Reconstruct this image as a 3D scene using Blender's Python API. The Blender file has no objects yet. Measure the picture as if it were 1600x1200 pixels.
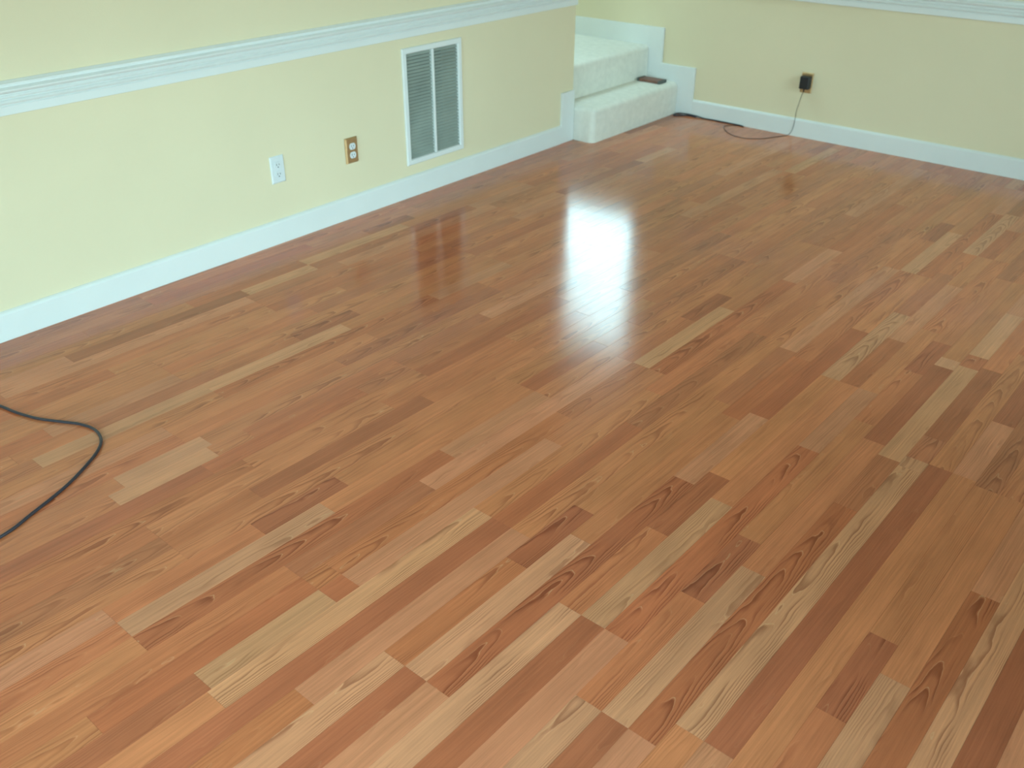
import bpy, bmesh, math, random
from mathutils import Vector, Matrix

S = bpy.context.scene
COL = S.collection
R = random.Random(11)

# ------------------------------------------------------------------ camera
cam_d = bpy.data.cameras.new('camera')
cam = bpy.data.objects.new('camera', cam_d)
COL.objects.link(cam)
cam_d.sensor_fit = 'HORIZONTAL'
cam_d.sensor_width = 36.0
cam_d.lens = 36.0 * 1431.6 / 1600.0
right = Vector((0.76595739, 0.64288363, 0.00314803))
up = Vector((-0.32998208, 0.38894205, 0.86013714))
fwd = Vector((-0.55174369, 0.6598672, -0.51005312))
m = Matrix((right, up, -fwd)).transposed().to_4x4()
m.translation = Vector((3.163, 0.0, 1.5))
cam.matrix_world = m
cam_d.clip_start = 0.02
cam_d.dof.use_dof = True
cam_d.dof.focus_distance = 2.3
cam_d.dof.aperture_fstop = 4.5
S.camera = cam

# ------------------------------------------------------------------ exposure / sky
S.view_settings.view_transform = 'Standard'
S.view_settings.look = 'None'
S.view_settings.gamma = 1.0
S.view_settings.exposure = 0.0
S.view_settings.use_curve_mapping = False

SKY = 13.6
world = bpy.data.worlds.new('overcast_sky')
S.world = world
world.use_nodes = True
wn = world.node_tree.nodes
wl = world.node_tree.links
wn.clear()
w_out = wn.new('ShaderNodeOutputWorld')
w_bg = wn.new('ShaderNodeBackground')
w_tc = wn.new('ShaderNodeTexCoord')
w_sep = wn.new('ShaderNodeSeparateXYZ')
w_ramp = wn.new('ShaderNodeValToRGB')
w_map = wn.new('ShaderNodeMapRange')
w_map.inputs['From Min'].default_value = -0.15
w_map.inputs['From Max'].default_value = 0.15
w_ramp.color_ramp.elements[0].color = (0.16, 0.20, 0.15, 1)
w_ramp.color_ramp.elements[1].color = (0.62, 0.98, 1.09, 1)
w_bg.inputs['Strength'].default_value = SKY
wl.new(w_tc.outputs['Generated'], w_sep.inputs[0])
wl.new(w_sep.outputs['Z'], w_map.inputs['Value'])
wl.new(w_map.outputs[0], w_ramp.inputs[0])
wl.new(w_ramp.outputs[0], w_bg.inputs['Color'])
wl.new(w_bg.outputs[0], w_out.inputs[0])

# window openings, some added for their light: (name, wall, u0, u1, z0, z1)
D = 5.242            # far wall
XR = 4.35            # right wall
YB = -1.9            # wall behind the camera
H = 3.30             # high ceiling
LAND = 0.39          # landing height
WIN_STAIR = (-1.75, -0.12, 0.79, 1.92)          # on the far wall (x0,x1,z0,z1)
WIN_RIGHT = [(2.7, 4.4, 0.60, 2.00), (-1.2, 1.2, 0.06, 1.95)]  # on the right wall (y0,y1,z0,z1)
WIN_ROOF_ADDED = (-1.65, -0.55, 3.75, 5.05)               # unseen roof light, added to brighten the landing (x0,x1,y0,y1)
WIN_BACK_ADDED = (1.1, 3.8, 0.05, 2.10)               # unseen glass door, added behind the camera to light the far wall (x0,x1,z0,z1)


def portal(name, loc, rot, sx, sy):
    """light portal in a window opening: guides the sky's own light, emits nothing itself"""
    ld = bpy.data.lights.new(name, 'AREA')
    ld.shape = 'RECTANGLE'
    ld.size = sx
    ld.size_y = sy
    ld.cycles.is_portal = True
    o = bpy.data.objects.new(name, ld)
    o.location = loc
    o.rotation_euler = rot
    COL.objects.link(o)
    return o


HP = math.pi / 2
x0, x1, z0, z1 = WIN_STAIR
portal('sky_portal', ((x0 + x1) / 2, D + 0.11, (z0 + z1) / 2), (-HP, 0, 0), x1 - x0, z1 - z0)
for (y0, y1, z0, z1) in WIN_RIGHT:
    portal('sky_portal', (XR + 0.11, (y0 + y1) / 2, (z0 + z1) / 2), (0, HP, 0), z1 - z0, y1 - y0)
x0, x1, z0, z1 = WIN_BACK_ADDED
portal('sky_portal', ((x0 + x1) / 2, YB - 0.11, (z0 + z1) / 2), (HP, 0, 0), x1 - x0, z1 - z0)
x0, x1, y0, y1 = WIN_ROOF_ADDED
portal('sky_portal', ((x0 + x1) / 2, (y0 + y1) / 2, H + 0.095), (0, 0, 0), x1 - x0, y1 - y0)


# ------------------------------------------------------------------ helpers
def lin(r, g, b):
    def f(c):
        c = c / 255.0
        return c / 12.92 if c <= 0.04045 else ((c + 0.055) / 1.055) ** 2.4
    return (f(r), f(g), f(b), 1.0)


def mat(name, color, rough=0.5, metal=0.0, bump=0.0, bscale=200.0, mottled=0.0, mscale=3.0, spec=0.5):
    mt = bpy.data.materials.new(name)
    mt.use_nodes = True
    nt = mt.node_tree
    p = nt.nodes['Principled BSDF']
    p.inputs['Base Color'].default_value = color
    p.inputs['Roughness'].default_value = rough
    p.inputs['Metallic'].default_value = metal
    p.inputs['Specular IOR Level'].default_value = spec
    tc = nt.nodes.new('ShaderNodeNewGeometry')
    if mottled > 0:
        n = nt.nodes.new('ShaderNodeTexNoise')
        n.inputs['Scale'].default_value = mscale
        n.inputs['Detail'].default_value = 4
        nt.links.new(tc.outputs['Position'], n.inputs['Vector'])
        mr = nt.nodes.new('ShaderNodeMapRange')
        mr.inputs['From Min'].default_value = 0.3
        mr.inputs['From Max'].default_value = 0.7
        mr.inputs['To Min'].default_value = 1 - mottled
        mr.inputs['To Max'].default_value = 1 + mottled
        nt.links.new(n.outputs['Fac'], mr.inputs['Value'])
        mx = nt.nodes.new('ShaderNodeVectorMath')
        mx.operation = 'SCALE'
        mx.inputs[0].default_value = color[:3]
        nt.links.new(mr.outputs[0], mx.inputs['Scale'])
        nt.links.new(mx.outputs[0], p.inputs['Base Color'])
    if bump > 0:
        n2 = nt.nodes.new('ShaderNodeTexNoise')
        n2.inputs['Scale'].default_value = bscale
        n2.inputs['Detail'].default_value = 3
        nt.links.new(tc.outputs['Position'], n2.inputs['Vector'])
        b = nt.nodes.new('ShaderNodeBump')
        b.inputs['Strength'].default_value = bump
        b.inputs['Distance'].default_value = 0.002
        nt.links.new(n2.outputs['Fac'], b.inputs['Height'])
        nt.links.new(b.outputs[0], p.inputs['Normal'])
    return mt


def glass_mat(name):
    mt = bpy.data.materials.new(name)
    mt.use_nodes = True
    nt = mt.node_tree
    nt.nodes.clear()
    out = nt.nodes.new('ShaderNodeOutputMaterial')
    mx = nt.nodes.new('ShaderNodeMixShader')
    tr = nt.nodes.new('ShaderNodeBsdfTransparent')
    gl = nt.nodes.new('ShaderNodeBsdfGlossy')
    gl.inputs['Roughness'].default_value = 0.02
    fr = nt.nodes.new('ShaderNodeFresnel')
    fr.inputs['IOR'].default_value = 1.45
    tr.inputs['Color'].default_value = (0.96, 0.98, 0.97, 1)
    nt.links.new(fr.outputs[0], mx.inputs[0])
    nt.links.new(tr.outputs[0], mx.inputs[1])
    nt.links.new(gl.outputs[0], mx.inputs[2])
    nt.links.new(mx.outputs[0], out.inputs[0])
    return mt


M = {}
M['wall'] = mat('pale_yellow_wall_paint', (0.77, 0.66, 0.46, 1), 0.7, bump=0.15, bscale=140, mottled=0.02, mscale=2.0, spec=0.3)
M['white'] = mat('white_trim_paint', (0.75, 0.755, 0.74, 1), 0.4, bump=0.04, bscale=60, mottled=0.015, mscale=6)
M['ceiling'] = mat('white_ceiling_paint', (0.72, 0.72, 0.69, 1), 0.85, bump=0.2, bscale=90)
M['carpet'] = mat('pale_grey_carpet', (0.78, 0.75, 0.68, 1), 0.95, bump=0.5, bscale=500, mottled=0.05, mscale=30, spec=0.1)
M['plastic'] = mat('white_plastic', (0.70, 0.72, 0.73, 1), 0.35, mottled=0.01, mscale=40)
M['brass'] = mat('aged_brass', (0.50, 0.31, 0.15, 1), 0.38, metal=0.6, mottled=0.12, mscale=60)
M['slot'] = mat('dark_slot', (0.03, 0.03, 0.03, 1), 0.6, mottled=0.05)
M['vent'] = mat('shaded_louvre_enamel', (0.35, 0.38, 0.335, 1), 0.5, mottled=0.12, mscale=7)  # white louvres, the shade on them mixed into this grey
M['duct'] = mat('dark_duct', (0.04, 0.045, 0.04, 1), 0.8, mottled=0.15, mscale=8)  # near-black mottled backing behind the louvres
M['black'] = mat('black_rubber', (0.028, 0.025, 0.034, 1), 0.4, mottled=0.1, mscale=50)
M['adapter'] = mat('black_adapter_plastic', (0.010, 0.010, 0.012, 1), 0.45, mottled=0.1, mscale=60)
M['brownwood'] = mat('red_brown_wood', (0.20, 0.085, 0.055, 1), 0.5, mottled=0.2, mscale=40)
M['greyend'] = mat('dark_grey_felt', (0.10, 0.11, 0.10, 1), 0.8, mottled=0.1, mscale=40)
M['subfloor'] = mat('dark_underlay', (0.05, 0.03, 0.02, 1), 0.9, mottled=0.1)
M['outside'] = mat('window_frame_white', (0.82, 0.83, 0.82, 1), 0.4, mottled=0.01)
M['glass'] = glass_mat('window_glass')


def finish(name, bm, material, parent=None, smooth=False, bevel=0.0, segs=2):
    if bevel > 0:
        bmesh.ops.bevel(bm, geom=list(bm.edges), offset=bevel, segments=segs, profile=0.5, affect='EDGES', clamp_overlap=True)
    me = bpy.data.meshes.new(name)
    bm.to_mesh(me)
    bm.free()
    if smooth:
        for p in me.polygons:
            p.use_smooth = True
    me.materials.append(material)
    o = bpy.data.objects.new(name, me)
    COL.objects.link(o)
    if parent:
        o.parent = parent
        o.matrix_parent_inverse = Matrix.Translation(parent.location).inverted() if parent.rotation_euler[2] == 0 else parent.matrix_basis.inverted()
    return o


def box(bm, a, b):
    vs = [bm.verts.new((x, y, z)) for x in (a[0], b[0]) for y in (a[1], b[1]) for z in (a[2], b[2])]
    for f in ((0, 1, 3, 2), (4, 6, 7, 5), (0, 4, 5, 1), (2, 3, 7, 6), (0, 2, 6, 4), (1, 5, 7, 3)):
        bm.faces.new([vs[i] for i in f])
    return vs


def boxes(*ab):
    bm = bmesh.new()
    for a, b in ab:
        box(bm, a, b)
    bmesh.ops.recalc_face_normals(bm, faces=bm.faces)
    return bm


def prism(poly, axis, c0, c1):
    """extrude a 2-D polygon along an axis: 'x' -> poly (y,z), 'y' -> poly (x,z), 'z' -> poly (x,y)"""
    bm = bmesh.new()

    def P(p, c):
        return {'x': (c, p[0], p[1]), 'y': (p[0], c, p[1]), 'z': (p[0], p[1], c)}[axis]
    va = [bm.verts.new(P(p, c0)) for p in poly]
    vb = [bm.verts.new(P(p, c1)) for p in poly]
    n = len(poly)
    for i in range(n):
        bm.faces.new((va[i], va[(i + 1) % n], vb[(i + 1) % n], vb[i]))
    bm.faces.new(va)
    bm.faces.new(vb[::-1])
    bmesh.ops.recalc_face_normals(bm, faces=bm.faces)
    return bm


def catmull(pts, sub=8):
    P = [Vector(p) for p in pts]
    out = []
    for i in range(len(P) - 1):
        a = P[i - 1] if i else P[i] * 2 - P[i + 1]
        b, c = P[i], P[i + 1]
        d = P[i + 2] if i + 2 < len(P) else P[i + 1] * 2 - P[i]
        for k in range(sub):
            t = k / sub
            out.append(0.5 * ((2 * b) + (c - a) * t + (2 * a - 5 * b + 4 * c - d) * t * t + (3 * b - a - 3 * c + d) * t ** 3))
    out.append(P[-1])
    return out


def tube(pts, rad, segs=8):
    bm = bmesh.new()
    rings = []
    n = len(pts)
    for i, p in enumerate(pts):
        t = (pts[min(i + 1, n - 1)] - pts[max(i - 1, 0)]).normalized()
        s = t.cross(Vector((0, 0, 1)))
        if s.length < 1e-4:
            s = t.cross(Vector((0, 1, 0)))
        s.normalize()
        u = s.cross(t).normalized()
        r = rad(i / (n - 1)) if callable(rad) else rad
        rings.append([bm.verts.new(p + (s * math.cos(a) + u * math.sin(a)) * r) for a in [2 * math.pi * k / segs for k in range(segs)]])
    for A, B in zip(rings, rings[1:]):
        for k in range(segs):
            bm.faces.new((A[k], A[(k + 1) % segs], B[(k + 1) % segs], B[k]))
    bm.faces.new(rings[0][::-1])
    bm.faces.new(rings[-1])
    bmesh.ops.recalc_face_normals(bm, faces=bm.faces)
    return bm


def struct(o):
    o['kind'] = 'structure'
    return o


def tag(o, label, cat, group=None):
    o['label'] = label
    o['category'] = cat
    if group:
        o['group'] = group
    return o


def thing(name, loc, label, cat, group=None):
    o = bpy.data.objects.new(name, None)
    o.empty_display_size = 0.05
    COL.objects.link(o)
    o.location = loc
    return tag(o, label, cat, group)


# ------------------------------------------------------------------ room shell
YC = 4.314           # end of the left wall at the stair opening
T = 0.12
LX = -2.5            # end of the landing
LY = 2.6             # back of the landing
# left wall with a hole for the return-air duct
V_Y0, V_Y1, V_Z0, V_Z1 = 2.990, 3.386, 0.152, 0.690
struct(finish('wall_left', boxes(
    ((-T, YB - T, 0), (0, V_Y0 + 0.02, H)),
    ((-T, V_Y1 - 0.02, 0), (0, YC, H)),
    ((-T, V_Y0 + 0.02, 0), (0, V_Y1 - 0.02, V_Z0 + 0.02)),
    ((-T, V_Y0 + 0.02, V_Z1 - 0.02), (0, V_Y1 - 0.02, H))), M['wall']))
x0, x1, z0, z1 = WIN_STAIR
struct(finish('wall_far', boxes(
    ((LX - T, D, -0.1), (x0, D + T, H)),
    ((x1, D, -0.1), (XR + T, D + T, H)),
    ((x0, D, -0.1), (x1, D + T, z0)),
    ((x0, D, z1), (x1, D + T, H))), M['wall']))
(ya, yb, z0, z1), (yc, yd, z2, z3) = WIN_RIGHT
struct(finish('wall_right', boxes(
    ((XR, yb, -0.1), (XR + T, D, H)),
    ((XR, yd, -0.1), (XR + T, ya, H)),
    ((XR, YB - T, -0.1), (XR + T, yc, H)),
    ((XR, ya, -0.1), (XR + T, yb, z0)), ((XR, ya, z1), (XR + T, yb, H)),
    ((XR, yc, -0.1), (XR + T, yd, z2)), ((XR, yc, z3), (XR + T, yd, H))), M['wall']))
x0, x1, z0, z1 = WIN_BACK_ADDED
struct(finish('wall_back', boxes(
    ((0, YB - T, -0.1), (x0, YB, H)),
    ((x1, YB - T, -0.1), (XR, YB, H)),
    ((x0, YB - T, -0.1), (x1, YB, z0)),
    ((x0, YB - T, z1), (x1, YB, H))), M['wall']))
struct(finish('wall_landing', boxes(
    ((LX - T, LY - T, 0), (LX, D, H)),
    ((LX, LY - T, 0), (-T, LY, H))), M['wall']))
struct(finish('ceiling', boxes(
    ((WIN_ROOF_ADDED[1], YB - T, H), (XR + T, D + T, H + 0.1)), ((LX - T, YB - T, H), (WIN_ROOF_ADDED[0], D + T, H + 0.1)),
    ((WIN_ROOF_ADDED[0], YB - T, H), (WIN_ROOF_ADDED[1], WIN_ROOF_ADDED[2], H + 0.1)), ((WIN_ROOF_ADDED[0], WIN_ROOF_ADDED[3], H), (WIN_ROOF_ADDED[1], D + T, H + 0.1))), M['ceiling']))

# windows and the added glass door: frame, sash bars and a pane each


def window(name, wall, u0, u1, z0, z1, bars_u=1, bars_z=1):
    def B(a0, a1, d0, d1, b0, b1):
        if wall == 'far':
            return ((a0, D + d0, b0), (a1, D + d1, b1))
        if wall == 'right':
            return ((XR + d0, a0, b0), (XR + d1, a1, b1))
        if wall == 'landing':
            return ((LX - d1, a0, b0), (LX - d0, a1, b1))
        return ((a0, YB - d1, b0), (a1, YB - d0, b1))
    f = 0.035
    fr = [B(u0, u0 + f, 0.03, 0.10, z0, z1), B(u1 - f, u1, 0.03, 0.10, z0, z1),
          B(u0 + f, u1 - f, 0.03, 0.10, z0, z0 + f), B(u0 + f, u1 - f, 0.03, 0.10, z1 - f, z1)]
    o = struct(finish(name, boxes(*fr), M['outside']))
    cas = 0.06
    finish('window_casing', boxes(
        B(u0 - cas, u0, -0.016, 0, z0, z1 + cas), B(u1, u1 + cas, -0.016, 0, z0, z1 + cas),
        B(u0, u1, -0.016, 0, z1, z1 + cas)), M['white'], o)
    if z0 > 0.5:
        finish('window_sill', boxes(B(u0 - cas, u1 + cas, -0.035, 0.03, z0 - 0.025, z0)), M['white'], o)
    for i in range(1, bars_u + 1):
        c = u0 + (u1 - u0) * i / (bars_u + 1)
        finish('sash_bar', boxes(B(c - 0.015, c + 0.015, 0.05, 0.08, z0 + f, z1 - f)), M['outside'], o)
    for i in range(1, bars_z + 1):
        c = z0 + (z1 - z0) * i / (bars_z + 1)
        finish('sash_rail', boxes(B(u0 + f, u1 - f, 0.048, 0.082, c - 0.015, c + 0.015)), M['outside'], o)
    finish('pane', boxes(B(u0 + f, u1 - f, 0.062, 0.066, z0 + f, z1 - f)), M['glass'], o)
    return o


window('window_1', 'far', *WIN_STAIR, bars_u=0, bars_z=0)
window('window_2', 'right', *WIN_RIGHT[0], bars_u=1, bars_z=1)
window('window_3', 'right', *WIN_RIGHT[1], bars_u=2, bars_z=1)
o = struct(finish('added_roof_light', boxes(((WIN_ROOF_ADDED[0], WIN_ROOF_ADDED[2], H + 0.02), (WIN_ROOF_ADDED[0] + 0.04, WIN_ROOF_ADDED[3], H + 0.09)), ((WIN_ROOF_ADDED[1] - 0.04, WIN_ROOF_ADDED[2], H + 0.02), (WIN_ROOF_ADDED[1], WIN_ROOF_ADDED[3], H + 0.09)),
    ((WIN_ROOF_ADDED[0] + 0.04, WIN_ROOF_ADDED[2], H + 0.02), (WIN_ROOF_ADDED[1] - 0.04, WIN_ROOF_ADDED[2] + 0.04, H + 0.09)), ((WIN_ROOF_ADDED[0] + 0.04, WIN_ROOF_ADDED[3] - 0.04, H + 0.02), (WIN_ROOF_ADDED[1] - 0.04, WIN_ROOF_ADDED[3], H + 0.09))), M['outside']))
finish('pane', boxes(((WIN_ROOF_ADDED[0] + 0.04, WIN_ROOF_ADDED[2] + 0.04, H + 0.05), (WIN_ROOF_ADDED[1] - 0.04, WIN_ROOF_ADDED[3] - 0.04, H + 0.054))), M['glass'], o)  # pane of the added roof light
window('added_glass_door', 'back', *WIN_BACK_ADDED, bars_u=1, bars_z=0)

# ------------------------------------------------------------------ trim
BT = 0.015
prof = [(0, 0), (BT, 0), (BT, 0.092), (BT - 0.004, 0.098), (0.004, 0.1025), (0, 0.1025)]
struct(finish('baseboard_left', prism(prof, 'y', YB, 4.2), M['white']))
struct(finish('baseboard_far', prism([(D - a, b) for a, b in prof], 'x', 0.262, XR), M['white']))
struct(finish('baseboard_right', prism([(XR - a, b) for a, b in prof], 'y', YB, D - BT), M['white']))
# stepped skirt beside the stairs on the far wall, and the upright end of the left baseboard
sk = [(0.262, 0), (0.262, 0.293), (0.016, 0.293), (0.016, 0.502), (LX, 0.502), (LX, 0.2), (-0.3, 0.0)]
struct(finish('trim_1', prism(sk, 'y', D - 0.017, D), M['white'], bevel=0.003, segs=2))
struct(finish('trim_2', prism([(4.2, 0), (4.313, 0), (4.313, 0.283), (4.2, 0.283)], 'x', 0, BT), M['white'], bevel=0.002, segs=2))
# fluted chair rails
rz0, rz1 = 0.7355, 0.8395
hh = rz1 - rz0
rp = [(0, 0), (0.012, 0), (0.014, 0.012), (0.014, 0.26), (0.010, 0.285), (0.010, 0.305), (0.017, 0.33), (0.020, 0.38), (0.017, 0.43), (0.011, 0.455),
      (0.011, 0.475), (0.016, 0.50), (0.018, 0.54), (0.016, 0.58), (0.012, 0.60), (0.012, 0.62), (0.019, 0.65), (0.024, 0.71), (0.024, 0.75), (0.018, 0.79),
      (0.013, 0.82), (0.013, 0.87), (0.016, 0.885), (0.016, 0.925), (0.011, 0.95), (0.004, 1.0), (0, 1.0)]
struct(finish('trim_3', prism([(a, rz0 + b * hh) for a, b in rp], 'y', YB, YC - 0.001), M['white']))
struct(finish('trim_4', prism([(D - a, rz0 + b * hh) for a, b in rp], 'x', 0.262, XR), M['white']))
struct(finish('trim_5', prism([(XR - a, rz0 + b * hh) for a, b in rp], 'y', YB, D - 0.02), M['white']))

# ------------------------------------------------------------------ laminate floor
floor = struct(finish('floor', boxes(((-0.2, YB - T, -0.1), (XR + T, D, -0.0085))), M['subfloor']))

fm = bpy.data.materials.new('oak_strip_laminate')
fm.use_nodes = True
nt = fm.node_tree
N = nt.nodes
Lk = nt.links
bs = N['Principled BSDF']


def math_n(op, a, b=None, c=None):
    n = N.new('ShaderNodeMath')
    n.operation = op
    for i, v in enumerate((a, b, c)):
        if v is None:
            continue
        if isinstance(v, (int, float)):
            n.inputs[i].default_value = v
        else:
            Lk.new(v, n.inputs[i])
    return n.outputs[0]


def comb(x, y, z):
    n = N.new('ShaderNodeCombineXYZ')
    for i, v in enumerate((x, y, z)):
        if isinstance(v, (int, float)):
            n.inputs[i].default_value = v
        else:
            Lk.new(v, n.inputs[i])
    return n.outputs[0]


def noise(vec, scale=1.0, detail=2.0, rough=0.5):
    n = N.new('ShaderNodeTexNoise')
    n.inputs['Scale'].default_value = scale
    n.inputs['Detail'].default_value = detail
    n.inputs['Roughness'].default_value = rough
    Lk.new(vec, n.inputs['Vector'])
    return n.outputs['Fac']


def smooth(v, a, b, lo=0.0, hi=1.0):
    n = N.new('ShaderNodeMapRange')
    n.interpolation_type = 'SMOOTHSTEP'
    n.inputs['From Min'].default_value = a
    n.inputs['From Max'].default_value = b
    n.inputs['To Min'].default_value = lo
    n.inputs['To Max'].default_value = hi
    Lk.new(v, n.inputs['Value'])
    return n.outputs[0]


a_uv = N.new('ShaderNodeAttribute'); a_uv.attribute_name = 'strip_uv'
a_gr = N.new('ShaderNodeAttribute'); a_gr.attribute_name = 'strip_grain'
a_tone = N.new('ShaderNodeAttribute'); a_tone.attribute_name = 'strip_tone'
s1 = N.new('ShaderNodeSeparateXYZ'); Lk.new(a_uv.outputs['Vector'], s1.inputs[0])
v_, s_, seed = s1.outputs            # across -.5...5, along in metres, seed
s2 = N.new('ShaderNodeSeparateXYZ'); Lk.new(a_gr.outputs['Vector'], s2.inputs[0])
g_line, g_centre, g_slope = s2.outputs  # vein strength, centre of the cathedral, its taper
seedz = math_n('MULTIPLY', seed, 37.0)
warp = noise(comb(math_n('MULTIPLY', v_, 1.3), math_n('MULTIPLY', s_, 6.0), seedz), 1.0, 2.0)
warp2 = noise(comb(math_n('MULTIPLY', v_, 5.0), math_n('MULTIPLY', s_, 26.0), seedz), 1.0, 2.0)
dv = math_n('SUBTRACT', v_, g_centre)
q = math_n('MULTIPLY', math_n('MULTIPLY', dv, dv), 6.0)
q = math_n('ADD', q, math_n('MULTIPLY', math_n('SUBTRACT', s_, 0.0), g_slope))
q = math_n('ADD', q, math_n('MULTIPLY', math_n('SUBTRACT', warp, 0.5), 1.5))
q = math_n('ADD', q, math_n('MULTIPLY', math_n('SUBTRACT', warp2, 0.5), 0.16))
saw = math_n('FRACT', math_n('MULTIPLY', q, 1.7))
vein = math_n('MULTIPLY', smooth(saw, 0.35, 0.86), smooth(saw, 0.88, 0.97, 1.0, 0.0))
pale = math_n('MULTIPLY', smooth(saw, 0.94, 1.0), 1.0)
mask = smooth(noise(comb(math_n('MULTIPLY', v_, 1.4), math_n('MULTIPLY', s_, 4.0), math_n('ADD', seedz, 5.3)), 1.0, 1.0), 0.38, 0.60)
fibre = noise(comb(math_n('MULTIPLY', v_, 26.0), math_n('MULTIPLY', s_, 7.0), seedz), 1.0, 4.0, 0.65)
pore = noise(comb(math_n('MULTIPLY', v_, 60.0), math_n('MULTIPLY', s_, 30.0), seedz), 1.0, 3.0, 0.6)
cloud = noise(comb(math_n('MULTIPLY', v_, 1.0), math_n('MULTIPLY', s_, 5.0), math_n('ADD', seedz, 11.0)), 1.0, 2.0)
br = math_n('ADD', math_n('MULTIPLY', math_n('SUBTRACT', fibre, 0.5), 0.40), math_n('MULTIPLY', math_n('SUBTRACT', cloud, 0.5), 0.40))
br = math_n('ADD', br, math_n('MULTIPLY', math_n('SUBTRACT', pore, 0.5), 0.22))
streak = noise(comb(math_n('MULTIPLY', v_, 8.0), math_n('MULTIPLY', s_, 1.3), math_n('ADD', seedz, 3.0)), 1.0, 3.0, 0.6)
br = math_n('ADD', br, math_n('MULTIPLY', math_n('SUBTRACT', streak, 0.5), 0.55))
br = math_n('ADD', br, 1.0)
tone = N.new('ShaderNodeVectorMath'); tone.operation = 'SCALE'
Lk.new(a_tone.outputs['Color'], tone.inputs[0]); Lk.new(br, tone.inputs['Scale'])
veinf = math_n('MULTIPLY', math_n('MULTIPLY', vein, mask), g_line)
mx1 = N.new('ShaderNodeMix'); mx1.data_type = 'RGBA'; mx1.blend_type = 'MULTIPLY'
mx1.inputs['B'].default_value = (0.56, 0.47, 0.46, 1)
Lk.new(veinf, mx1.inputs['Factor']); Lk.new(tone.outputs[0], mx1.inputs['A'])
palef = math_n('MULTIPLY', math_n('MULTIPLY', math_n('MULTIPLY', pale, mask), g_line), 0.35)
mx2 = N.new('ShaderNodeMix'); mx2.data_type = 'RGBA'; mx2.blend_type = 'MIX'
mx2.inputs['B'].default_value = lin(222, 186, 142)
Lk.new(palef, mx2.inputs['Factor']); Lk.new(mx1.outputs['Result'], mx2.inputs['A'])
Lk.new(mx2.outputs['Result'], bs.inputs['Base Color'])
rg = math_n('ADD', math_n('MULTIPLY', math_n('SUBTRACT', fibre, 0.5), 0.06), 0.15)
Lk.new(rg, bs.inputs['Roughness'])
bs.inputs['IOR'].default_value = 1.5
bmp = N.new('ShaderNodeBump')
bmp.inputs['Strength'].default_value = 0.10
bmp.inputs['Distance'].default_value = 0.0006
Lk.new(fibre, bmp.inputs['Height'])
Lk.new(bmp.outputs[0], bs.inputs['Normal'])
M['laminate'] = fm

P_ = 0.0638
X0 = 1.9908
SKEW = 0.0154          # the boards were laid about a degree off the left wall
TONES = {
    'light': lin(206, 138, 100), 'pink': lin(204, 128, 92), 'tan': lin(199, 120, 80),
    'salmon': lin(195, 113, 75), 'red': lin(187, 104, 69), 'dark': lin(174, 97, 66), 'brown': lin(186, 109, 75),
}
# board prints: for each of the three strips a list of (start, end, tone, vein strength, cathedral centre, taper)
BL = 1.38
PRINTS = {
    1: [[(0, .40, 'salmon', .7, -.3, 1.5), (.40, .67, 'dark', 1.0, -.2, 3.0), (.67, BL, 'tan', .35, -.4, 1.2)],
        [(0, .57, 'light', .55, .35, .8), (.57, BL, 'tan', .25, .3, 1.0)],
        [(0, .95, 'red', .95, -.1, 5.0), (.95, BL, 'pink', .3, .4, .8)]],
    2: [[(0, .58, 'tan', .5, .2, 2.5), (.58, BL, 'light', .9, -.35, .6)],
        [(0, .58, 'pink', .4, .2, 1.5), (.58, BL, 'dark', .18, .3, .6)],
        [(0, .70, 'salmon', .45, .0, 4.0), (.70, BL, 'pink', .15, -.4, .6)]],
    3: [[(0, .48, 'brown', .8, .1, 5.0), (.48, BL, 'salmon', .5, .4, 1.0)],
        [(0, .85, 'tan', .7, .0, 5.0), (.85, BL, 'red', .35, -.4, 1.0)],
        [(0, .35, 'pink', .4, .4, 1.2), (.35, 1.05, 'dark', .4, .3, 1.5), (1.05, BL, 'light', .6, .0, 4.0)]],
    4: [[(0, .62, 'light', .75, .05, 6.0), (.62, 1.1, 'brown', .3, .4, 1.0), (1.1, BL, 'salmon', .5, .2, 2.0)],
        [(0, .40, 'red', .4, .4, 1.0), (.40, 1.0, 'pink', .5, -.2, 2.0), (1.0, BL, 'tan', .3, .4, 1.0)],
        [(0, .55, 'tan', .35, .4, .8), (.55, BL, 'salmon', .75, .1, 4.0)]],
    5: [[(0, .80, 'tan', .6, .1, 4.5), (.80, BL, 'salmon', .4, .3, 1.2)],
        [(0, .60, 'salmon', .3, -.4, .8), (.60, BL, 'brown', .7, .0, 4.5)],
        [(0, BL, 'tan', .85, .15, 3.5)]],
    6: [[(0, .45, 'brown', .3, .4, 1.0), (.45, BL, 'pink', .5, -.2, 2.0)],
        [(0, BL, 'salmon', .8, .05, 4.0)],
        [(0, .75, 'red', .3, -.4, .8), (.75, BL, 'tan', .5, .2, 2.5)]],
}
# board columns n cover strips 1+3n .. 3+3n; known joints and prints, the rest drawn
KNOWN = {0: (0.90, 2, 1), 1: (1.26, 2, 1), 2: (1.072, 2, 1), 3: (2.36, 2, 3), 4: (0.96, 4, 1), 5: (2.10, 2, 4), -1: (1.391, 2, 5)}
strips = []          # (k, y0, y1, tone, line, centre, slope)
for n in range(-12, 13):
    if n in KNOWN:
        j, below, above = KNOWN[n]
        seq = {-1: below, 0: above}
    else:
        j = R.uniform(0.7, 2.0)
        seq = {}
    for b in range(-4, 5):
        ys = j + b * BL
        pr = PRINTS[seq.get(b, R.choice([5, 6, 5, 6, 3, 1] if n < 0 else [1, 3, 4, 5, 6]))]
        for c in range(3):
            k = 1 + 3 * n + c
            for (a0, a1, tn, ln, cc, sl) in pr[c]:
                y0, y1 = max(ys + a0, YB), min(ys + a1, D)
                if y1 - y0 > 0.02:
                    strips.append((k, y0, y1, ys, tn, ln, cc, sl))


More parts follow.
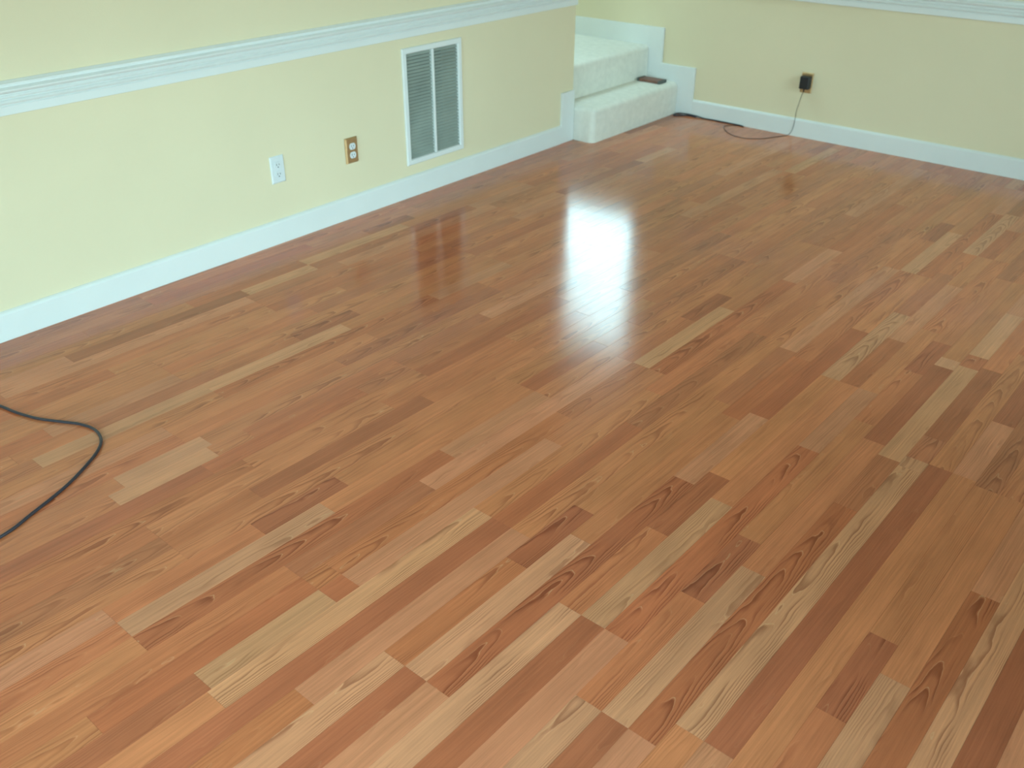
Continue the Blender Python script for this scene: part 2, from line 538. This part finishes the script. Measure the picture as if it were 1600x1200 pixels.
# strips whose place and tone can be read off the photograph: row -> (start, end, tone, vein, centre, taper)
READ = {
    -1: [(0.2, 1.39, 'dark', .18, .3, .6), (1.40, 1.98, 'red', .2, .3, .6)],
    -10: [(1.06, 1.70, 'dark', .15, .3, .6), (1.70, 2.5, 'salmon', .4, .1, 2.0)],
    -13: [(0.25, 1.04, 'dark', .25, .4, 1.0), (1.04, 1.60, 'red', .3, .3, 1.0)],
    -12: [(0.3, 1.13, 'salmon', .9, .1, 4.5)],
    -15: [(0.85, 1.12, 'light', .2, .4, .6)],
    -14: [(0.80, 1.10, 'light', .3, .4, .6)],
    -19: [(0.75, 1.29, 'light', .3, .4, .8)],
    -20: [(0.95, 1.38, 'brown', .4, .3, 1.0)],
    -3: [(1.0, 1.765, 'pink', .3, .4, .8)],
    -4: [(1.0, 1.9, 'salmon', .8, .2, 3.5)],
    -7: [(1.96, 2.35, 'red', .2, .3, .8)],
    4: [(1.62, 1.92, 'dark', .8, -.2, 2.0)],
    2: [(2.22, 2.70, 'red', .3, .4, .8)],
    8: [(2.37, 2.95, 'dark', .3, .3, .8)],
    9: [(2.05, 2.315, 'brown', .5, .3, 1.0), (2.32, 3.0, 'light', .3, .4, .8), (3.1, 3.52, 'light', .2, .4, .8)],
    10: [(1.142, 2.30, 'light', .9, -.3, .8), (2.5, 3.03, 'dark', .3, .3, .8)],
    11: [(1.142, 2.36, 'dark', .15, .3, .6)],
    12: [(0.95, 2.36, 'tan', .25, .4, .8)],
}
for row, cuts in READ.items():
    for (c0, c1, tn, ln, cc, sl) in cuts:
        kept = []
        for st in strips:
            if st[0] != row or st[2] <= c0 or st[1] >= c1:
                kept.append(st)
                continue
            if c0 - st[1] > 0.06:
                kept.append((row, st[1], c0) + st[3:])
            else:
                c0 = min(c0, st[1])
            if st[2] - c1 > 0.06:
                kept.append((row, c1, st[2]) + st[3:])
            else:
                c1 = max(c1, st[2])
        strips = kept + [(row, c0, c1, c0, tn, ln, cc, sl)]


def strip_size(s):
    """how large a strip shows from about where the photograph was taken"""
    k, y0, y1 = s[:3]
    xa = X0 + k * P_ + SKEW * ((y0 + y1) / 2 - 0.9)
    px = []
    for x in (xa, xa + P_):
        for y in (y0, (y0 + y1) / 2, y1):
            d = Vector((x, y, 0)) - Vector((3.163, 0, 1.5))
            z = d.dot(fwd)
            if z > 0.1:
                px.append((d.dot(right) / z, d.dot(up) / z, z))
    inside = [p for p in px if abs(p[0]) < 0.57 and abs(p[1]) < 0.43]
    if not inside or xa + P_ < 0.02 or xa > XR:
        return 0.0
    z = sum(p[2] for p in inside) / len(inside)
    return (y1 - y0) * len(inside) / len(px) / z ** 2


def add_strip(bm, lay, s, idx):
    k, y0, y1, ys, tn, ln, cc, sl = s
    xa, xb = X0 + k * P_, X0 + (k + 1) * P_
    if xb < -0.08 or xa > XR + 0.10:
        return
    xm = X0 + (k + 0.5) * P_
    g, c = 0.00015, 0.00025
    rr = random.Random(idx * 7 + 3)
    seed = rr.random()
    t = TONES[tn]
    j = rr.uniform(0.93, 1.07)
    t = tuple(min(1, x * j * rr.uniform(0.98, 1.02)) for x in t[:3]) + (1.0,)
    l_uv, l_gr, l_tone = lay
    rings = []
    for (o, z) in ((g, -0.008), (g, -c), (g + c, 0.0)):
        ring = []
        for (x, y) in ((xa + o, y0 + o), (xb - o, y0 + o), (xb - o, y1 - o), (xa + o, y1 - o)):
            v = bm.verts.new((x + SKEW * (y - 0.9), y, z))
            v[l_uv] = ((x - xm) / P_, y - y0, seed)
            v[l_gr] = (ln, cc, sl * (1 if rr.random() < 2 else -1))
            v[l_tone] = t
            ring.append(v)
        rings.append(ring)
    for A, B in zip(rings, rings[1:]):
        for i in range(4):
            bm.faces.new((A[i], A[(i + 1) % 4], B[(i + 1) % 4], B[i]))
    bm.faces.new(rings[-1])


def strip_bm():
    bm = bmesh.new()
    return bm, (bm.verts.layers.float_vector.new('strip_uv'), bm.verts.layers.float_vector.new('strip_grain'),
                bm.verts.layers.float_color.new('strip_tone'))


order = sorted(range(len(strips)), key=lambda i: -strip_size(strips[i]))
own = [i for i in order[:290] if strip_size(strips[i]) > 0]
rest = [i for i in order if i not in set(own)]
for i in own:
    bm, lay = strip_bm()
    add_strip(bm, lay, strips[i], i)
    if bm.faces:
        finish('plank', bm, M['laminate'], floor)
    else:
        bm.free()
bm, lay = strip_bm()
for i in rest:
    add_strip(bm, lay, strips[i], i)
o = finish('far_planks', bm, M['laminate'], floor)
o['kind'] = 'stuff'

# ------------------------------------------------------------------ carpeted stairs up to the landing
stairs = thing('carpeted_stairs', (0.0, 4.78, 0.0), 'two pale grey carpeted stairs with rounded edges rising through the wall opening', 'stairs')


def carpet_block(a, b, r, name):
    """block whose front and left edges are rounded over like padded carpet"""
    bm = bmesh.new()
    box(bm, a, b)
    bmesh.ops.recalc_face_normals(bm, faces=bm.faces)
    ed = []
    for e in bm.edges:
        p, q = e.verts[0].co, e.verts[1].co
        front = abs(p.x - b[0]) < 1e-6 and abs(q.x - b[0]) < 1e-6
        top = abs(p.z - b[2]) < 1e-6 and abs(q.z - b[2]) < 1e-6
        leftend = abs(p.y - a[1]) < 1e-6 and abs(q.y - a[1]) < 1e-6
        if (front and top) or (front and leftend) or (top and leftend):
            ed.append(e)
    bmesh.ops.bevel(bm, geom=ed, offset=r, segments=6, profile=0.5, affect='EDGES')
    o = finish(name, bm, M['carpet'], stairs)
    for p in o.data.polygons:
        p.use_smooth = True
    o.data.set_sharp_from_angle(angle=math.radians(50)) if hasattr(o.data, 'set_sharp_from_angle') else None
    return o


carpet_block((-0.10, 4.317, 0.0), (0.150, D - 0.018, 0.195), 0.034, 'step')
carpet_block((-0.60, 4.317, 0.0), (-0.083, D - 0.018, 0.390), 0.030, 'step')
landing = finish('landing', boxes(((LX + 0.002, LY + 0.002, 0.0), (-0.60, D - 0.018, 0.390)), ((-0.60, LY + 0.002, 0.0), (-T - 0.002, 4.317, 0.390))), M['carpet'], stairs)

# small flat thing lying on the lower step
blk = thing('flat_block', (0.025, 5.125, 0.195), 'small flat reddish brown block with dark ends lying on lower carpeted step', 'block')
finish('block_body', boxes(((-0.052, 5.085, 0.1955), (0.085, 5.165, 0.213))), M['brownwood'], blk, bevel=0.003)
finish('block_end', boxes(((-0.068, 5.083, 0.1955), (-0.0525, 5.167, 0.214))), M['greyend'], blk, bevel=0.003)
finish('block_end', boxes(((0.0855, 5.083, 0.1955), (0.101, 5.167, 0.214))), M['greyend'], blk, bevel=0.003)

# ------------------------------------------------------------------ return-air grille
vent = thing('return_air_grille', (0.0, (V_Y0 + V_Y1) / 2, V_Z0), 'tall white return air grille with two columns of white louvres coloured shade-grey on left wall', 'vent')
fw = 0.027
# frame with sloped inner lip
bm = bmesh.new()
outer = [(V_Y0, V_Z0), (V_Y1, V_Z0), (V_Y1, V_Z1), (V_Y0, V_Z1)]
def inset(i):
    return [(V_Y0 + i, V_Z0 + i), (V_Y1 - i, V_Z0 + i), (V_Y1 - i, V_Z1 - i), (V_Y0 + i, V_Z1 - i)]
loops = [[bm.verts.new((x, y, z)) for (y, z) in inset(i)] for (i, x) in ((0, 0.0005), (0, 0.006), (0.004, 0.010), (fw - 0.004, 0.010), (fw, 0.004), (fw, -0.012))]
for A, B in zip(loops, loops[1:]):
    for i in range(4):
        bm.faces.new((A[i], A[(i + 1) % 4], B[(i + 1) % 4], B[i]))
bmesh.ops.recalc_face_normals(bm, faces=bm.faces)
finish('frame', bm, M['white'], vent)
ym = (V_Y0 + V_Y1) / 2
finish('mullion', boxes(((-0.010, ym - 0.007, V_Z0 + fw), (0.008, ym + 0.007, V_Z1 - fw))), M['white'], vent, bevel=0.002)
finish('duct_box', boxes(((-0.115, V_Y0 + 0.0215, V_Z0 + 0.0215), (-0.112, V_Y1 - 0.0215, V_Z1 - 0.0215))), M['duct'], vent)
ns = 32
first = None
for c0, c1 in ((V_Y0 + fw, ym - 0.007), (ym + 0.007, V_Y1 - fw)):
    for i in range(ns):
        z = V_Z0 + fw + (V_Z1 - V_Z0 - 2 * fw) * (i + 0.5) / ns
        h = (V_Z1 - V_Z0 - 2 * fw) / ns
        if first is None:
            w = (c1 - c0) / 2
            first = finish('slat', prism([(0.0035, -0.40 * h), (0.0045, -0.34 * h), (-0.007, 0.30 * h), (-0.008, 0.24 * h)], 'y', -w, w), M['vent'], None)
            s = first
        else:
            s = first.copy()
            COL.objects.link(s)
        s.parent = vent
        s.location = Vector((0, (c0 + c1) / 2, z)) - vent.location


# ------------------------------------------------------------------ outlets
def cyl(bm, centre, axis, rad, d0, d1, segs=20, flat=None):
    """disc along an axis ('x' towards +x, 'y' towards -y), optionally cut flat top and bottom"""
    ra, rb = [], []
    for k in range(segs):
        a = 2 * math.pi * k / segs
        u, w = rad * math.cos(a), rad * math.sin(a)
        if flat:
            w = max(-flat, min(flat, w))
        for lst, d in ((ra, d0), (rb, d1)):
            if axis == 'x':
                lst.append(bm.verts.new((centre[0] + d, centre[1] + u, centre[2] + w)))
            else:
                lst.append(bm.verts.new((centre[0] + u, centre[1] - d, centre[2] + w)))
    for k in range(segs):
        bm.faces.new((ra[k], ra[(k + 1) % segs], rb[(k + 1) % segs], rb[k]))
    bm.faces.new(ra[::-1])
    bm.faces.new(rb)
    bmesh.ops.recalc_face_normals(bm, faces=bm.faces)


def outlet(name, axis, c, label, plate, recept, thick=0.006, group=None, pw=0.070, ph=0.114, both=True):
    t = thing(name, c, label, 'outlet', group)
    cx, cy, cz = c

    def B(u0, u1, d0, d1, w0, w1):
        if axis == 'x':
            return ((cx + d0, cy + u0, cz + w0), (cx + d1, cy + u1, cz + w1))
        return ((cx + u0, cy - d1, cz + w0), (cx + u1, cy - d0, cz + w1))
    # face plate with a sloped rim
    bm = bmesh.new()
    loops = []
    for i, d in ((0, 0.0005), (0, thick * 0.35), (0.005, thick)):
        lp = []
        for (u, w) in ((-pw / 2 + i, -ph / 2 + i), (pw / 2 - i, -ph / 2 + i), (pw / 2 - i, ph / 2 - i), (-pw / 2 + i, ph / 2 - i)):
            lp.append(bm.verts.new((cx + d, cy + u, cz + w) if axis == 'x' else (cx + u, cy - d, cz + w)))
        loops.append(lp)
    for A, Bq in zip(loops, loops[1:]):
        for i in range(4):
            bm.faces.new((A[i], A[(i + 1) % 4], Bq[(i + 1) % 4], Bq[i]))
    bm.faces.new(loops[-1])
    bm.faces.new(loops[0][::-1])
    bmesh.ops.recalc_face_normals(bm, faces=bm.faces)
    finish('face_plate', bm, plate, t)
    for dz in (0.0195, -0.0195):
        bm = bmesh.new()
        cyl(bm, (cx, cy, cz + dz), axis, 0.0172, thick * 0.6, thick + 0.0025, 24, flat=0.0142)
        rc = finish('receptacle', bm, recept, t)
        for du, hh_ in ((-0.0062, 0.0085), (0.0062, 0.0068)):
            finish('slot', boxes(B(du - 0.0012, du + 0.0012, thick + 0.0015, thick + 0.0029, dz + 0.002 - hh_ / 2, dz + 0.002 + hh_ / 2)), M['slot'], rc)
        bm = bmesh.new()
        cc = (cx, cy, cz + dz - 0.0085)
        cyl(bm, cc, axis, 0.0026, thick + 0.0015, thick + 0.0029, 10)
        finish('ground_hole', bm, M['slot'], rc)
    bm = bmesh.new()
    cyl(bm, (cx, cy, cz), axis, 0.0032, thick * 0.7, thick + 0.0012, 12)
    finish('screw', bm, M['plastic'] if plate is M['plastic'] else M['brass'], t)
    return t


outlet('wall_outlet', 'x', (0.0, 2.247, 0.3145), 'white duplex outlet with white plate on left wall', M['plastic'], M['plastic'])
outlet('wall_outlet', 'x', (0.0, 2.652, 0.3055), 'brass plated duplex outlet with white sockets beside the tall grille', M['brass'], M['plastic'], thick=0.011)
outlet('wall_outlet', 'y', (0.983, D, 0.3085), 'brass plated outlet on far wall behind the black adapter', M['brass'], M['brass'], thick=0.007)

# ------------------------------------------------------------------ plug-in adapter and its cord
ad = thing('power_adapter', (0.985, D - 0.01, 0.30), 'black power adapter plugged into the far wall outlet with thin dangling cord', 'adapter')
bm = boxes(((0.958, D - 0.050, 0.279), (1.016, D - 0.0115, 0.350)))
finish('adapter_body', bm, M['adapter'], ad, bevel=0.006, segs=3)
cp = [(0.984, D - 0.032, 0.281), (0.983, D - 0.032, 0.264), (0.976, D - 0.034, 0.235), (0.966, D - 0.028, 0.19), (0.957, D - 0.024, 0.15), (0.955, D - 0.022, 0.10),
      (0.952, D - 0.021, 0.055), (0.942, D - 0.024, 0.020), (0.925, D - 0.035, 0.0024), (0.895, D - 0.10, 0.0022), (0.84, D - 0.20, 0.0022), (0.75, D - 0.255, 0.0022), (0.65, D - 0.225, 0.0022),
      (0.575, D - 0.15, 0.0022), (0.545, D - 0.095, 0.0022), (0.575, D - 0.05, 0.0022), (0.60, D - 0.030, 0.0022)]
finish('cord', tube(catmull(cp, 8), 0.0015, 7), M['adapter'], ad, smooth=True)
bm = tube([Vector((0.984, D - 0.032, 0.2795)), Vector((0.9835, D - 0.032, 0.261))], lambda t: 0.005 - 0.0025 * t, 10)
finish('strain_relief', bm, M['adapter'], ad, smooth=True)

# dark cable tucked along the far baseboard into the stair corner
cc = [(0.64, D - 0.034, 0.0042), (0.60, D - 0.022, 0.0042), (0.52, D - 0.020, 0.0042), (0.44, D - 0.0195, 0.0042), (0.36, D - 0.024, 0.0042), (0.31, D - 0.021, 0.0085), (0.25, D - 0.027, 0.012), (0.19, D - 0.024, 0.0085),
      (0.168, D - 0.04, 0.0055), (0.175, D - 0.075, 0.0042), (0.21, D - 0.06, 0.0042), (0.25, D - 0.0235, 0.0042), (0.31, D - 0.0325, 0.0042)]
fc = finish('loose_cable', tube(catmull(cc, 8), 0.0038, 8), M['black'], smooth=True)
tag(fc, 'dark cable bunched along far baseboard into the corner beside the carpeted steps', 'cable')

# thick black cable looping over the floor at the left
lc = [(0.06, 0.10, 0.0049), (0.10, 0.45, 0.0049), (0.22, 0.70, 0.0049), (0.36, 0.795, 0.0049), (0.433, 0.818, 0.0049), (0.513, 0.834, 0.0049), (0.594, 0.860, 0.0049),
      (0.669, 0.900, 0.0049), (0.720, 0.926, 0.0049), (0.778, 0.938, 0.0049), (0.839, 0.924, 0.0049), (0.888, 0.886, 0.0049), (0.937, 0.818, 0.0049),
      (0.981, 0.740, 0.0049), (1.023, 0.633, 0.0049), (1.054, 0.538, 0.0049), (1.06, 0.35, 0.0049), (1.0, 0.0, 0.0049)]
fl = finish('floor_cable', tube(catmull(lc, 8), 0.0043, 10), M['black'], smooth=True)
tag(fl, 'black cable looping over the wooden floor at the left edge', 'cable')
